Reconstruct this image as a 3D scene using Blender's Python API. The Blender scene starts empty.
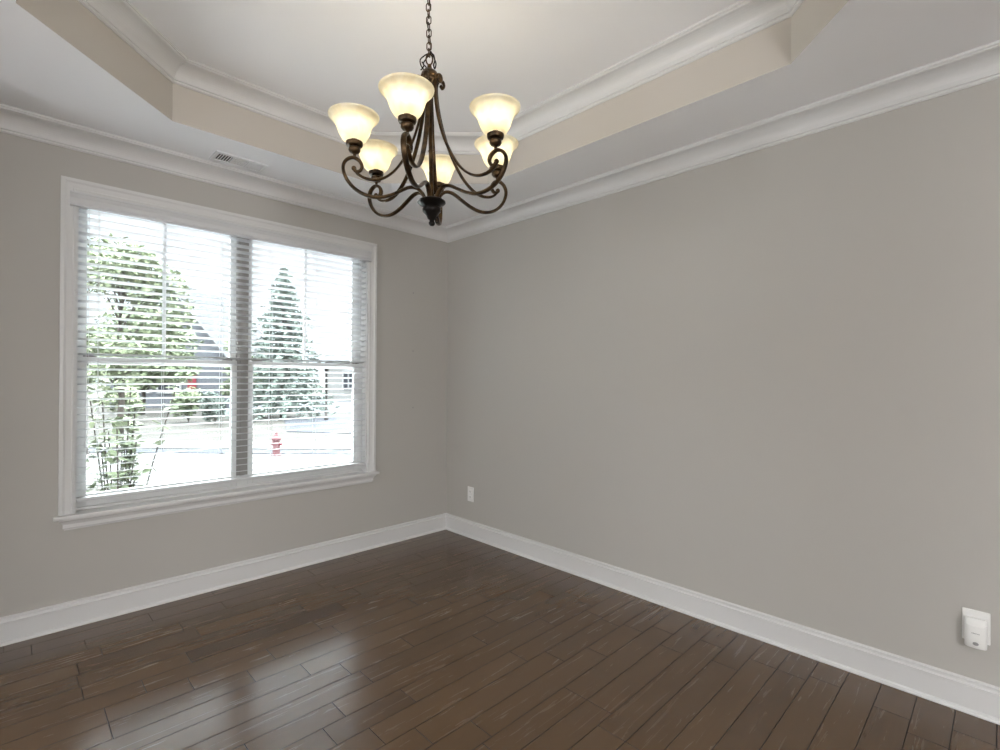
import bpy, bmesh, math, random
from mathutils import Vector, Matrix

S = bpy.context.scene
COL = S.collection
PI = math.pi

# ------------------------------------------------------------------ camera
CAM = Vector((-2.8987, -3.6347, 1.393))
RT = Vector((0.7121, -0.7021, 0.0069)).normalized()
UP = Vector((-0.0058, 0.0040, 1.0)).normalized()
FW = Vector((0.7021, 0.7121, 0.0013)).normalized()
cd = bpy.data.cameras.new('camera')
cd.sensor_width = 36.0
cd.lens = 36.0 * 500.53 / 1000.0
cd.shift_y = 2.15 / 1000.0
cd.clip_start = 0.02
cd.clip_end = 400
cam = bpy.data.objects.new('camera', cd)
COL.objects.link(cam)
UP = RT.cross(FW).normalized()
M = Matrix((RT, UP, -FW)).transposed().to_4x4()
M.translation = CAM
cam.matrix_world = M
S.camera = cam

# ------------------------------------------------------------------ world, exposure
SKY = 29.0        # bright cloud overhead
SKY_LOW = 1.15     # dimmer haze towards the horizon
S.view_settings.view_transform = 'Standard'
S.view_settings.look = 'None'
S.view_settings.gamma = 1.0
S.view_settings.use_curve_mapping = False
S.view_settings.exposure = 0.45
w = bpy.data.worlds.new('overcast_sky')
S.world = w
w.use_nodes = True
nt = w.node_tree
nt.nodes.clear()
wo = nt.nodes.new('ShaderNodeOutputWorld')
bg = nt.nodes.new('ShaderNodeBackground')
tc = nt.nodes.new('ShaderNodeTexCoord')
sp = nt.nodes.new('ShaderNodeSeparateXYZ')
rp = nt.nodes.new('ShaderNodeValToRGB')
rp.color_ramp.elements[0].position = 0.0
rp.color_ramp.elements[0].color = (0.82, 0.90, 1.0, 1)
rp.color_ramp.elements[1].position = 0.6
rp.color_ramp.elements[1].color = (0.90, 0.95, 1.0, 1)
nt.links.new(tc.outputs['Generated'], sp.inputs[0])
nt.links.new(sp.outputs['Z'], rp.inputs[0])
nt.links.new(rp.outputs[0], bg.inputs[0])
mr = nt.nodes.new('ShaderNodeMapRange')
mr.interpolation_type = 'SMOOTHSTEP'
mr.inputs['From Min'].default_value = 0.26
mr.inputs['From Max'].default_value = 0.46
mr.inputs['To Min'].default_value = SKY_LOW
mr.inputs['To Max'].default_value = SKY
nt.links.new(sp.outputs['Z'], mr.inputs['Value'])
nt.links.new(mr.outputs[0], bg.inputs[1])
nt.links.new(bg.outputs[0], wo.inputs[0])
try:
    S.cycles.use_denoising = True
    S.cycles.denoiser = 'OPENIMAGEDENOISE'
    S.cycles.max_bounces = 12
    S.cycles.diffuse_bounces = 6
    S.cycles.glossy_bounces = 5
    S.cycles.transmission_bounces = 8
    S.cycles.transparent_max_bounces = 24
    S.cycles.sample_clamp_indirect = 20
    S.cycles.use_light_tree = True
except Exception:
    pass

# lamp strengths (lamps themselves are built with their fittings below)
FILL_W = 37.0  # glow of the added fill lamps, unseen behind the camera
BULB = 38.0


# ------------------------------------------------------------------ materials
def mat(name, col, rough=0.5, metal=0.0, spec=0.5, **kw):
    m = bpy.data.materials.new(name)
    m.use_nodes = True
    b = m.node_tree.nodes['Principled BSDF']
    b.inputs['Base Color'].default_value = (*col, 1)
    b.inputs['Roughness'].default_value = rough
    b.inputs['Metallic'].default_value = metal
    b.inputs['Specular IOR Level'].default_value = spec
    for k, v in kw.items():
        b.inputs[k.replace('_', ' ')].default_value = v
    return m


def noise_bump(m, scale, strength, dist=0.002, detail=3, stretch=None):
    nt = m.node_tree
    b = nt.nodes['Principled BSDF']
    t = nt.nodes.new('ShaderNodeTexCoord')
    n = nt.nodes.new('ShaderNodeTexNoise')
    n.inputs['Scale'].default_value = scale
    n.inputs['Detail'].default_value = detail
    src = t.outputs['Object']
    if stretch:
        mp = nt.nodes.new('ShaderNodeMapping')
        mp.inputs['Scale'].default_value = stretch
        nt.links.new(src, mp.inputs[0])
        src = mp.outputs[0]
    nt.links.new(src, n.inputs['Vector'])
    bp = nt.nodes.new('ShaderNodeBump')
    bp.inputs['Strength'].default_value = strength
    bp.inputs['Distance'].default_value = dist
    nt.links.new(n.outputs['Fac'], bp.inputs['Height'])
    nt.links.new(bp.outputs[0], b.inputs['Normal'])
    return n


def noise_color(m, c1, c2, scale, detail=4, stretch=None, lo=0.3, hi=0.7):
    nt = m.node_tree
    b = nt.nodes['Principled BSDF']
    t = nt.nodes.new('ShaderNodeTexCoord')
    n = nt.nodes.new('ShaderNodeTexNoise')
    n.inputs['Scale'].default_value = scale
    n.inputs['Detail'].default_value = detail
    src = t.outputs['Object']
    if stretch:
        mp = nt.nodes.new('ShaderNodeMapping')
        mp.inputs['Scale'].default_value = stretch
        nt.links.new(src, mp.inputs[0])
        src = mp.outputs[0]
    nt.links.new(src, n.inputs['Vector'])
    r = nt.nodes.new('ShaderNodeValToRGB')
    r.color_ramp.elements[0].position = lo
    r.color_ramp.elements[0].color = (*c1, 1)
    r.color_ramp.elements[1].position = hi
    r.color_ramp.elements[1].color = (*c2, 1)
    nt.links.new(n.outputs['Fac'], r.inputs[0])
    nt.links.new(r.outputs[0], b.inputs['Base Color'])


WALL = mat('greige_wall_paint', (0.47, 0.455, 0.425), 0.75, spec=0.25)
noise_bump(WALL, 220, 0.06, 0.0006)
RISER = mat('warm_beige_riser_paint', (0.55, 0.515, 0.465), 0.75, spec=0.25)
CEIL = mat('white_ceiling_paint', (0.84, 0.84, 0.85), 0.9, spec=0.2)
noise_bump(CEIL, 160, 0.06, 0.0006)
TRIM = mat('white_trim_paint', (0.67, 0.67, 0.665), 0.32)
SASH = mat('white_vinyl_sash', (0.68, 0.69, 0.685), 0.4)
MULL = mat('shaded_mullion_vinyl', (0.30, 0.29, 0.275), 0.5)  # mullion vinyl given a darker colour to stand in for its backlit shade
SLAT = mat('white_faux_wood_slat', (0.63, 0.64, 0.65), 0.4)
CORD = mat('white_cord', (0.62, 0.64, 0.65), 0.8)
PLASTIC = mat('white_plastic', (0.80, 0.80, 0.78), 0.35)
DARK = mat('dark_slot', (0.02, 0.02, 0.02), 0.6)
GREYMARK = mat('grey_print', (0.25, 0.25, 0.25), 0.6)
VENT = mat('white_enamel_metal', (0.76, 0.77, 0.78), 0.35)
LOCK = mat('dark_window_lock', (0.10, 0.09, 0.08), 0.4, 0.6)
BRONZE = mat('oil_rubbed_bronze', (0.075, 0.045, 0.022), 0.30, 0.8)
noise_color(BRONZE, (0.014, 0.010, 0.007), (0.11, 0.065, 0.028), 28, 4)
BRONZE_DK = mat('dark_bronze', (0.012, 0.010, 0.009), 0.35, 0.7)

# frosted marbled glass shade
SHADE = bpy.data.materials.new('frosted_marbled_glass')
SHADE.use_nodes = True
nt = SHADE.node_tree
nt.nodes.clear()
o = nt.nodes.new('ShaderNodeOutputMaterial')
tl = nt.nodes.new('ShaderNodeBsdfTranslucent')
df = nt.nodes.new('ShaderNodeBsdfDiffuse')
gl = nt.nodes.new('ShaderNodeBsdfGlossy')
gl.inputs['Roughness'].default_value = 0.25
m1 = nt.nodes.new('ShaderNodeMixShader')
m2 = nt.nodes.new('ShaderNodeMixShader')
t = nt.nodes.new('ShaderNodeTexCoord')
n = nt.nodes.new('ShaderNodeTexNoise')
n.inputs['Scale'].default_value = 14
n.inputs['Detail'].default_value = 5
n.inputs['Distortion'].default_value = 1.6
r = nt.nodes.new('ShaderNodeValToRGB')
r.color_ramp.elements[0].position = 0.35
r.color_ramp.elements[0].color = (0.70, 0.655, 0.53, 1)
r.color_ramp.elements[1].position = 0.68
r.color_ramp.elements[1].color = (0.78, 0.765, 0.68, 1)
nt.links.new(t.outputs['Object'], n.inputs['Vector'])
nt.links.new(n.outputs['Fac'], r.inputs[0])
nt.links.new(r.outputs[0], tl.inputs[0])
nt.links.new(r.outputs[0], df.inputs[0])
m1.inputs[0].default_value = 0.5
nt.links.new(df.outputs[0], m1.inputs[1])
nt.links.new(tl.outputs[0], m1.inputs[2])
m2.inputs[0].default_value = 0.05
nt.links.new(m1.outputs[0], m2.inputs[1])
nt.links.new(gl.outputs[0], m2.inputs[2])
nt.links.new(m2.outputs[0], o.inputs[0])


def emit(name, col, s):
    m = bpy.data.materials.new(name)
    m.use_nodes = True
    nt = m.node_tree
    nt.nodes.clear()
    o = nt.nodes.new('ShaderNodeOutputMaterial')
    e = nt.nodes.new('ShaderNodeEmission')
    e.inputs[0].default_value = (*col, 1)
    e.inputs[1].default_value = s
    nt.links.new(e.outputs[0], o.inputs[0])
    return m


BULBM = emit('lit_bulb', (1.0, 0.90, 0.74), BULB)

# clear thin glass
GLASS = bpy.data.materials.new('window_glass')
GLASS.use_nodes = True
nt = GLASS.node_tree
nt.nodes.clear()
o = nt.nodes.new('ShaderNodeOutputMaterial')
tr = nt.nodes.new('ShaderNodeBsdfTransparent')
tr.inputs[0].default_value = (0.95, 0.97, 0.96, 1)
gs = nt.nodes.new('ShaderNodeBsdfGlossy')
gs.inputs['Roughness'].default_value = 0.0
fr = nt.nodes.new('ShaderNodeFresnel')
fr.inputs[0].default_value = 1.45
mx = nt.nodes.new('ShaderNodeMixShader')
nt.links.new(fr.outputs[0], mx.inputs[0])
nt.links.new(tr.outputs[0], mx.inputs[1])
nt.links.new(gs.outputs[0], mx.inputs[2])
nt.links.new(mx.outputs[0], o.inputs[0])

# wood floor: tone attribute varies per plank; grain follows x
WOOD = mat('brown_hickory_plank', (0.1, 0.06, 0.035), 0.26, spec=0.5, Coat_Weight=0.25, Coat_Roughness=0.15)
nt = WOOD.node_tree
b = nt.nodes['Principled BSDF']
at = nt.nodes.new('ShaderNodeAttribute')
at.attribute_name = 'tone'
t = nt.nodes.new('ShaderNodeTexCoord')
add = nt.nodes.new('ShaderNodeVectorMath')
add.operation = 'MULTIPLY_ADD'
comb = nt.nodes.new('ShaderNodeCombineXYZ')
nt.links.new(at.outputs['Fac'], comb.inputs[0])
nt.links.new(at.outputs['Fac'], comb.inputs[1])
nt.links.new(at.outputs['Fac'], comb.inputs[2])
nt.links.new(comb.outputs[0], add.inputs[0])
add.inputs[1].default_value = (37, 53, 11)
nt.links.new(t.outputs['Object'], add.inputs[2])
mp = nt.nodes.new('ShaderNodeMapping')
mp.inputs['Scale'].default_value = (1.3, 19, 1)
nt.links.new(add.outputs[0], mp.inputs[0])
n1 = nt.nodes.new('ShaderNodeTexNoise')
n1.inputs['Scale'].default_value = 2.2
n1.inputs['Detail'].default_value = 9
n1.inputs['Roughness'].default_value = 0.62
n1.inputs['Distortion'].default_value = 0.6
nt.links.new(mp.outputs[0], n1.inputs['Vector'])
mpb = nt.nodes.new('ShaderNodeMapping')
mpb.inputs['Scale'].default_value = (2.2, 5, 1)
nt.links.new(add.outputs[0], mpb.inputs[0])
n3 = nt.nodes.new('ShaderNodeTexNoise')
n3.inputs['Scale'].default_value = 1.7
n3.inputs['Detail'].default_value = 3
nt.links.new(mpb.outputs[0], n3.inputs['Vector'])
s1 = nt.nodes.new('ShaderNodeMath')
s1.operation = 'MULTIPLY_ADD'
nt.links.new(at.outputs['Fac'], s1.inputs[0])
s1.inputs[1].default_value = 0.50
sg = nt.nodes.new('ShaderNodeMath')
sg.operation = 'MULTIPLY'
sg.inputs[1].default_value = 0.40
nt.links.new(n1.outputs['Fac'], sg.inputs[0])
nt.links.new(sg.outputs[0], s1.inputs[2])
s2 = nt.nodes.new('ShaderNodeMath')
s2.operation = 'MULTIPLY_ADD'
nt.links.new(n3.outputs['Fac'], s2.inputs[0])
s2.inputs[1].default_value = 0.45
nt.links.new(s1.outputs[0], s2.inputs[2])
r = nt.nodes.new('ShaderNodeValToRGB')
e = r.color_ramp.elements
e[0].position = 0.10
e[0].color = (0.056, 0.030, 0.0145, 1)
e[1].position = 0.95
e[1].color = (0.112, 0.065, 0.031, 1)
k = e.new(0.52)
k.color = (0.094, 0.054, 0.026, 1)
nt.links.new(s2.outputs[0], r.inputs[0])
nt.links.new(r.outputs[0], b.inputs['Base Color'])
mp2 = nt.nodes.new('ShaderNodeMapping')
mp2.inputs['Scale'].default_value = (1.0, 26, 1)
nt.links.new(add.outputs[0], mp2.inputs[0])
n2 = nt.nodes.new('ShaderNodeTexNoise')
n2.inputs['Scale'].default_value = 3.0
n2.inputs['Detail'].default_value = 4
nt.links.new(mp2.outputs[0], n2.inputs['Vector'])
bp = nt.nodes.new('ShaderNodeBump')
bp.inputs['Strength'].default_value = 0.22
bp.inputs['Distance'].default_value = 0.0010
nt.links.new(n2.outputs['Fac'], bp.inputs['Height'])
nt.links.new(bp.outputs[0], b.inputs['Normal'])
nt.links.new(bp.outputs[0], b.inputs['Coat Normal'])
rr = nt.nodes.new('ShaderNodeMapRange')
rr.inputs['To Min'].default_value = 0.20
rr.inputs['To Max'].default_value = 0.32
nt.links.new(n1.outputs['Fac'], rr.inputs['Value'])
nt.links.new(rr.outputs[0], b.inputs['Roughness'])
GAP = mat('plank_bevel', (0.022, 0.014, 0.010), 0.6)

# exterior
LAWN = mat('dry_lawn', (0.0792, 0.0792, 0.0594), 0.95, spec=0.1)
noise_color(LAWN, (0.023, 0.0225, 0.0195), (0.033, 0.0315, 0.0275), 1.4, 6)
CONC = mat('pale_concrete', (0.11, 0.11, 0.107), 0.85, spec=0.06)
noise_color(CONC, (0.052, 0.052, 0.051), (0.062, 0.062, 0.061), 0.8)
BOUNCE = mat('pale_bounce_concrete', (0.58, 0.575, 0.56), 0.85, spec=0.06)  # kept pale so the unseen slab throws skylight up indoors
ASPH = mat('asphalt', (0.0490, 0.0504, 0.0547), 0.85, spec=0.06)
noise_color(ASPH, (0.0432, 0.0446, 0.0490), (0.0576, 0.0590, 0.0634), 1.2)
ASPHD = mat('dark_asphalt', (0.0216, 0.0236, 0.0274), 0.8, spec=0.06)
noise_color(ASPHD, (0.0173, 0.0196, 0.0230), (0.0288, 0.0302, 0.0346), 2.0)
LEAF_P = mat('pale_green_leaves', (0.0852, 0.1149, 0.0506), 0.6, spec=0.06)
noise_color(LEAF_P, (0.085, 0.105, 0.062), (0.145, 0.162, 0.105), 3)
LEAF_D = mat('blue_green_needles', (0.0357, 0.0506, 0.0406), 0.7, spec=0.06)
noise_color(LEAF_D, (0.0555, 0.0713, 0.0614), (0.1001, 0.1169, 0.1030), 3)
LEAF_M = mat('mid_green_leaves', (0.0506, 0.0753, 0.0357), 0.6, spec=0.06)
noise_color(LEAF_M, (0.060, 0.078, 0.046), (0.120, 0.138, 0.088), 4)
BARK = mat('grey_bark', (0.0317, 0.0274, 0.0230), 0.9, spec=0.06)
SIDING = mat('pale_siding', (0.0864, 0.0864, 0.0835), 0.7, spec=0.06)
SIDING2 = mat('grey_siding', (0.0490, 0.0518, 0.0576), 0.8, spec=0.06)
ROOF = mat('grey_shingles', (0.0374, 0.0389, 0.0403), 0.9, spec=0.06)
noise_color(ROOF, (0.0317, 0.0331, 0.0346), (0.0475, 0.0490, 0.0504), 5)
WINDK = mat('dark_window_pane', (0.0144, 0.0158, 0.0187), 0.15, spec=0.06)
REDP = mat('red_paint', (0.0922, 0.0144, 0.0202), 0.5, spec=0.06)
WHITEP = mat('white_exterior_paint', (0.1440, 0.1440, 0.1411), 0.6, spec=0.06)


# ------------------------------------------------------------------ helpers
def tag(o, label=None, cat=None, group=None, kind=None):
    if label: o['label'] = label
    if cat: o['category'] = cat
    if group: o['group'] = group
    if kind: o['kind'] = kind
    return o


def empty(name, loc=(0, 0, 0)):
    o = bpy.data.objects.new(name, None)
    o.empty_display_size = 0.05
    COL.objects.link(o)
    o.location = loc
    return o


def link(name, bm, mats, parent=None, smooth=False, angle=None):
    me = bpy.data.meshes.new(name)
    bmesh.ops.recalc_face_normals(bm, faces=bm.faces)
    bm.to_mesh(me)
    bm.free()
    if not isinstance(mats, (list, tuple)):
        mats = [mats]
    for m in mats:
        me.materials.append(m)
    if smooth:
        me.shade_smooth()
        if angle:
            try:
                me.set_sharp_from_angle(angle=math.radians(angle))
            except Exception:
                pass
    o = bpy.data.objects.new(name, me)
    COL.objects.link(o)
    if parent:
        o.parent = parent
        if parent.type == 'EMPTY':
            o.matrix_parent_inverse = Matrix.Translation(-parent.location)
    return o


def box(bm, x0, x1, y0, y1, z0, z1, bev=0.0, mi=0):
    vs = [bm.verts.new((x, y, z)) for x in (x0, x1) for y in (y0, y1) for z in (z0, z1)]
    idx = [(0, 1, 3, 2), (4, 6, 7, 5), (0, 4, 5, 1), (2, 3, 7, 6), (0, 2, 6, 4), (1, 5, 7, 3)]
    fs = [bm.faces.new([vs[i] for i in f]) for f in idx]
    for f in fs:
        f.material_index = mi
    if bev > 0:
        es = list({e for f in fs for e in f.edges})
        bmesh.ops.bevel(bm, geom=es, offset=bev, segments=2, affect='EDGES', profile=0.5)
    return vs


def lathe(bm, prof, c=(0, 0, 0), n=32, close=False, cap=True):
    rings = []
    for r, z in prof:
        if r < 1e-5:
            rings.append([bm.verts.new((c[0], c[1], c[2] + z))])
        else:
            rings.append([bm.verts.new((c[0] + r * math.cos(2 * PI * i / n), c[1] + r * math.sin(2 * PI * i / n), c[2] + z)) for i in range(n)])
    pairs = list(zip(rings, rings[1:]))
    if close:
        pairs.append((rings[-1], rings[0]))
    for a, b_ in pairs:
        for i in range(n):
            j = (i + 1) % n
            if len(a) == 1 and len(b_) == 1:
                continue
            if len(a) == 1:
                bm.faces.new((a[0], b_[i], b_[j]))
            elif len(b_) == 1:
                bm.faces.new((a[i], a[j], b_[0]))
            else:
                bm.faces.new((a[i], a[j], b_[j], b_[i]))
    if cap and not close:
        for rg in (rings[0], rings[-1]):
            if len(rg) > 1:
                bm.faces.new(rg)


def spline(pts, per=6):
    pts = [Vector(p) for p in pts]
    P = [pts[0] * 2 - pts[1]] + pts + [pts[-1] * 2 - pts[-2]]
    out = []
    for i in range(1, len(P) - 2):
        a, b_, c, d = P[i - 1], P[i], P[i + 1], P[i + 2]
        for k in range(per):
            t = k / per
            out.append(0.5 * ((2 * b_) + (c - a) * t + (2 * a - 5 * b_ + 4 * c - d) * t * t + (3 * b_ - a - 3 * c + d) * t ** 3))
    out.append(P[-2].copy())
    return out


def tube(bm, pts, rad, n=10, closed=False, side=None, rads=None, flat=1.0):
    """sweep an (optionally flattened) round section; side = fixed binormal the wide axis follows"""
    pts = [Vector(p) for p in pts]
    N = len(pts)
    rings = []
    up = Vector((0, 0, 1))
    prev = None
    for i, p in enumerate(pts):
        if closed:
            tg = (pts[(i + 1) % N] - pts[i - 1]).normalized()
        else:
            tg = (pts[min(i + 1, N - 1)] - pts[max(i - 1, 0)]).normalized()
        if side is not None:
            s = Vector(side).normalized()
            s = (s - tg * s.dot(tg)).normalized()
        else:
            if prev is None:
                s = tg.cross(up)
                if s.length < 0.1:
                    s = tg.cross(Vector((1, 0, 0)))
                s.normalize()
            else:
                s = (prev - tg * prev.dot(tg)).normalized()
        prev = s
        q = tg.cross(s).normalized()
        rr_ = rads[i] if rads else rad
        rings.append([bm.verts.new(p + s * (rr_ * math.cos(2 * PI * k / n)) + q * (rr_ * flat * math.sin(2 * PI * k / n))) for k in range(n)])
    rng = range(N) if closed else range(N - 1)
    for i in rng:
        a, b_ = rings[i], rings[(i + 1) % N]
        for k in range(n):
            bm.faces.new((a[k], a[(k + 1) % n], b_[(k + 1) % n], b_[k]))
    if not closed:
        bm.faces.new(rings[0])
        bm.faces.new(rings[-1])


def ball(bm, c, r, sx=1, sy=1, sz=1, seg=16):
    m = Matrix.Translation(c) @ Matrix.Diagonal((sx * r, sy * r, sz * r, 1))
    bmesh.ops.create_uvsphere(bm, u_segments=seg, v_segments=max(6, seg // 2), radius=1, matrix=m)


def mould(name, P0, P1, inward, prof, ext0, ext1, m, parent=None):
    """a moulding along P0->P1 (xy); prof = closed list of (offset inward, z); ext = mitre factor at either end
    (how far the end moves along the run per unit of offset: +1 shortens for an inside 90 degree corner)"""
    P0 = Vector((*P0, 0)); P1 = Vector((*P1, 0))
    d = (P1 - P0).normalized()
    inn = Vector((*inward, 0)).normalized()
    bm = bmesh.new()
    a = [bm.verts.new(P0 + inn * o_ + d * (o_ * ext0) + Vector((0, 0, z))) for o_, z in prof]
    b_ = [bm.verts.new(P1 + inn * o_ - d * (o_ * ext1) + Vector((0, 0, z))) for o_, z in prof]
    n_ = len(prof)
    for i in range(n_):
        bm.faces.new((a[i], a[(i + 1) % n_], b_[(i + 1) % n_], b_[i]))
    bm.faces.new(a)
    bm.faces.new(list(reversed(b_)))
    return link(name, bm, m, parent)


# ------------------------------------------------------------------ dimensions
HC = 2.743      # perimeter ceiling
HT = 3.05       # tray ceiling
RX, RY = -3.40, -4.07   # the two walls behind the camera
WX0, WX1, WZ0, WZ1 = -2.628, -0.818, 0.605, 2.41   # window opening
FX, FY = -7.2, -8.2     # far ends of the foyer

# ------------------------------------------------------------------ floor
random.seed(11)
bm = bmesh.new()
tone = bm.faces.layers.float.new('tone')
forced = {  # row index (from the window wall) -> joints and the tones asked for
}
RW = 0.125
ROW0 = 0.015
joints = {6: [-2.654], 7: [-2.452], 8: [-2.297], 9: [-2.082], 10: [-1.88], 11: [-1.74, -0.62], 14: [-1.64], 15: [-1.867], 16: [-1.737], 2: [-0.877], 5: [-2.66, -1.62]}
joints[6] = [-2.654, -2.25, -1.44]
dark = {(6, -2.25)}


def plank(x0, x1, y0, y1, tn):
    e_ = 0.0018
    top = [bm.verts.new(p) for p in ((x0 + e_, y0 + e_, 0), (x1 - e_, y0 + e_, 0), (x1 - e_, y1 - e_, 0), (x0 + e_, y1 - e_, 0))]
    out = [bm.verts.new(p) for p in ((x0, y0, -.0018), (x1, y0, -.0018), (x1, y1, -.0018), (x0, y1, -.0018))]
    f = bm.faces.new(top)
    f[tone] = tn
    for i in range(4):
        g = bm.faces.new((out[i], out[(i + 1) % 4], top[(i + 1) % 4], top[i]))
        g.material_index = 1
        g[tone] = tn


row = 0
y1 = 0.05
edges = [0.05] + [-(k * RW) + 0.015 for k in range(1, 70)]
for row in range(len(edges) - 1):
    ya, yb = edges[row + 1], edges[row]
    if ya < FY:
        break
    js = sorted(joints.get(row, []))
    xs = [FX]
    x = FX
    while x < 0.05:
        L = random.choice([0.35, 0.5, 0.65, 0.8, 0.95, 1.15])
        nx = x + L
        near = [j for j in js if x < j - 0.02 and j < nx + 0.3]
        if near:
            nx = near[0]
        x = nx
        if x < 0.0:
            xs.append(x)
    xs.append(0.05)
    for a, b_ in zip(xs, xs[1:]):
        tn = random.random()
        if row == 6 and abs(a + 2.25) < 0.01:
            tn = -0.35
        if row == 9 and abs(a + 1.0) < 0.6 and tn < 0.5:
            tn += 0.3
        plank(a, b_, ya, yb, tn)
floor = link('floor', bm, [WOOD, GAP])
tag(floor, 'dark brown hand-scraped wood plank floor', kind='structure')

# ------------------------------------------------------------------ walls
T = 0.14
bm = bmesh.new()
box(bm, FX, WX0, 0, T, -0.02, HT + .1)
box(bm, WX1, T, 0, T, -0.02, HT + .1)
box(bm, WX0, WX1, 0, T, -0.02, WZ0)
box(bm, WX0, WX1, 0, T, WZ1, HT + .1)
wl = tag(link('wall_window', bm, WALL), 'greige painted wall holding the twin window', kind='structure')
bm = bmesh.new()
for z in (2.126, 1.621, 1.129):
    xo = {2.126: -0.382, 1.621: -0.381, 1.129: -0.377}[z]
    for k in range(1):
        box(bm, xo - .003, xo + .003, -0.0015, 0.002, z - .006, z + .005)
link('nail_hole', bm, GREYMARK, wl)
bm = bmesh.new()
box(bm, 0, T, FY, 0, -0.02, HT + .1)
tag(link('wall_right', bm, WALL), 'plain greige painted wall right of the corner', kind='structure')

# walls behind the camera with wide cased openings to the foyer
OZ = 2.60
bm = bmesh.new()
box(bm, RX - .12, RX, RY, -3.9, -0.02, HC)
box(bm, RX - .12, RX, -0.6, 0, -0.02, HC)
box(bm, RX - .12, RX, -3.9, -0.6, OZ, HC)
tag(link('wall_left', bm, WALL), 'greige wall with a wide opening beside the camera', kind='structure')
bm = bmesh.new()
box(bm, RX - .12, -3.2, RY - .12, RY, -0.02, HC)
box(bm, -0.2, 0, RY - .12, RY, -0.02, HC)
box(bm, -3.2, -0.2, RY - .12, RY, OZ, HC)
tag(link('wall_back', bm, WALL), 'greige wall with a wide opening behind the camera', kind='structure')
bm = bmesh.new()
box(bm, FX - .12, FX, FY, 0, -0.02, HC + .1)
box(bm, FX - .12, T, FY - .12, FY, -0.02, HC + .1)
tag(link('wall_foyer', bm, WALL), 'greige foyer walls beyond the openings', kind='structure')



# ------------------------------------------------------------------ ceiling with octagonal tray
TI = 0.519
CH = 0.572
tx0, tx1, ty0, ty1 = -2.882, -TI, RY + TI, -TI
CL = .602
oct_ = [(tx1 - CH, ty1), (tx1, ty1 - CH), (tx1, ty0 + CH), (tx1 - CH, ty0), (tx0 + CL, ty0), (tx0, ty0 + CL), (tx0, ty1 - CL + .022), (tx0 + CL, ty1)]
bm = bmesh.new()
lo = [bm.verts.new((x, y, HC)) for x, y in oct_]
hi = [bm.verts.new((x, y, HT)) for x, y in oct_]
# soffit ring
oc = [bm.verts.new((x, y, HC)) for x, y in ((0.05, 0.05), (0.05, RY - .06), (RX - .06, RY - .06), (RX - .06, 0.05))]
bm.faces.new((oc[0], lo[1], lo[0]))
bm.faces.new((oc[0], oc[1], lo[2], lo[1]))
bm.faces.new((oc[1], lo[3], lo[2]))
bm.faces.new((oc[1], oc[2], lo[4], lo[3]))
bm.faces.new((oc[2], lo[5], lo[4]))
bm.faces.new((oc[2], oc[3], lo[6], lo[5]))
bm.faces.new((oc[3], lo[7], lo[6]))
bm.faces.new((oc[3], oc[0], lo[0], lo[7]))
for i in range(8):
    f = bm.faces.new((lo[i], lo[(i + 1) % 8], hi[(i + 1) % 8], hi[i]))
    f.material_index = 1
bm.faces.new(hi)
tag(link('ceiling', bm, [CEIL, RISER]), 'white tray ceiling with clipped corners and greige risers', kind='structure')
bm = bmesh.new()
box(bm, FX, RX - .06, FY, 0.05, HC, HC + .1)
box(bm, RX - .06, 0.05, FY, RY - .06, HC, HC + .1)
box(bm, RX - .06, 0.05, RY - .06, 0.05, HT + .02, HT + .1)
tag(link('ceiling', bm, CEIL), 'flat white foyer ceiling', kind='structure')

# crown profile (offset, z below the ceiling plane)
def crown(h, pr, dr):
    pts = [(0, 0), (pr, 0), (pr, -.010), (pr - .006, -.012), (pr - .006, -.018), (pr - .012, -.021)]
    for i in range(1, 9):
        a = i / 9 * PI / 2
        pts.append((pr - .012 - (pr - .030) * math.sin(a) * 1.0, -.021 - (dr - .046) * (1 - math.cos(a))))
    pts += [(.018, -dr + .024), (.018, -dr + .016), (.012, -dr + .014), (.012, -dr + .006), (.006, -dr), (0, -dr)]
    return [(o_, h + z) for o_, z in pts]


CR = crown(HC, .108, .106)
mould('trim_1', (RX, 0), (0, 0), (0, -1), CR, 1, 1, TRIM)['kind'] = 'structure'
mould('trim_2', (0, 0), (0, RY), (-1, 0), CR, 1, 1, TRIM)['kind'] = 'structure'
mould('trim_5', (0, RY), (RX, RY), (0, 1), CR, 1, 1, TRIM)['kind'] = 'structure'
mould('trim_6', (RX, RY), (RX, 0), (1, 0), CR, 1, 1, TRIM)['kind'] = 'structure'
CT = crown(HT, .104, .106)
cx = sum(p[0] for p in oct_) / 8
cy = sum(p[1] for p in oct_) / 8
tf = math.tan(math.radians(22.5))
for i in range(8):
    a, b_ = oct_[i], oct_[(i + 1) % 8]
    dx, dy = b_[0] - a[0], b_[1] - a[1]
    nx, ny = dy, -dx
    if nx * (cx - a[0]) + ny * (cy - a[1]) < 0:
        nx, ny = -nx, -ny
    mould('trim_%d' % (7 + i), a, b_, (nx, ny), CT, tf, tf, TRIM)['kind'] = 'structure'

# baseboards
BB = [(0, 0), (.026, 0), (.026, .006), (.022, .014), (.014, .019), (.014, .108), (.0185, .111), (.0185, .117), (.012, .121), (.0105, .128), (.013, .131), (.013, .137), (.006, .142), (0, .142)]
mould('baseboard_window', (FX, 0), (0, 0), (0, -1), BB, 0, 1, TRIM)['kind'] = 'structure'
mould('baseboard_right', (0, 0), (0, FY), (-1, 0), BB, 1, 0, TRIM)['kind'] = 'structure'
mould('baseboard_back', (-3.2, RY), (RX, RY), (0, 1), BB, 0, 1, TRIM)['kind'] = 'structure'
mould('baseboard_left', (RX, RY), (RX, -3.9), (1, 0), BB, 1, 0, TRIM)['kind'] = 'structure'

# ------------------------------------------------------------------ window
win = tag(empty('window_1', ((WX0 + WX1) / 2, 0, WZ0)), 'white twin double-hung window with moulded casing', kind='structure')
CW = 0.066


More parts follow.
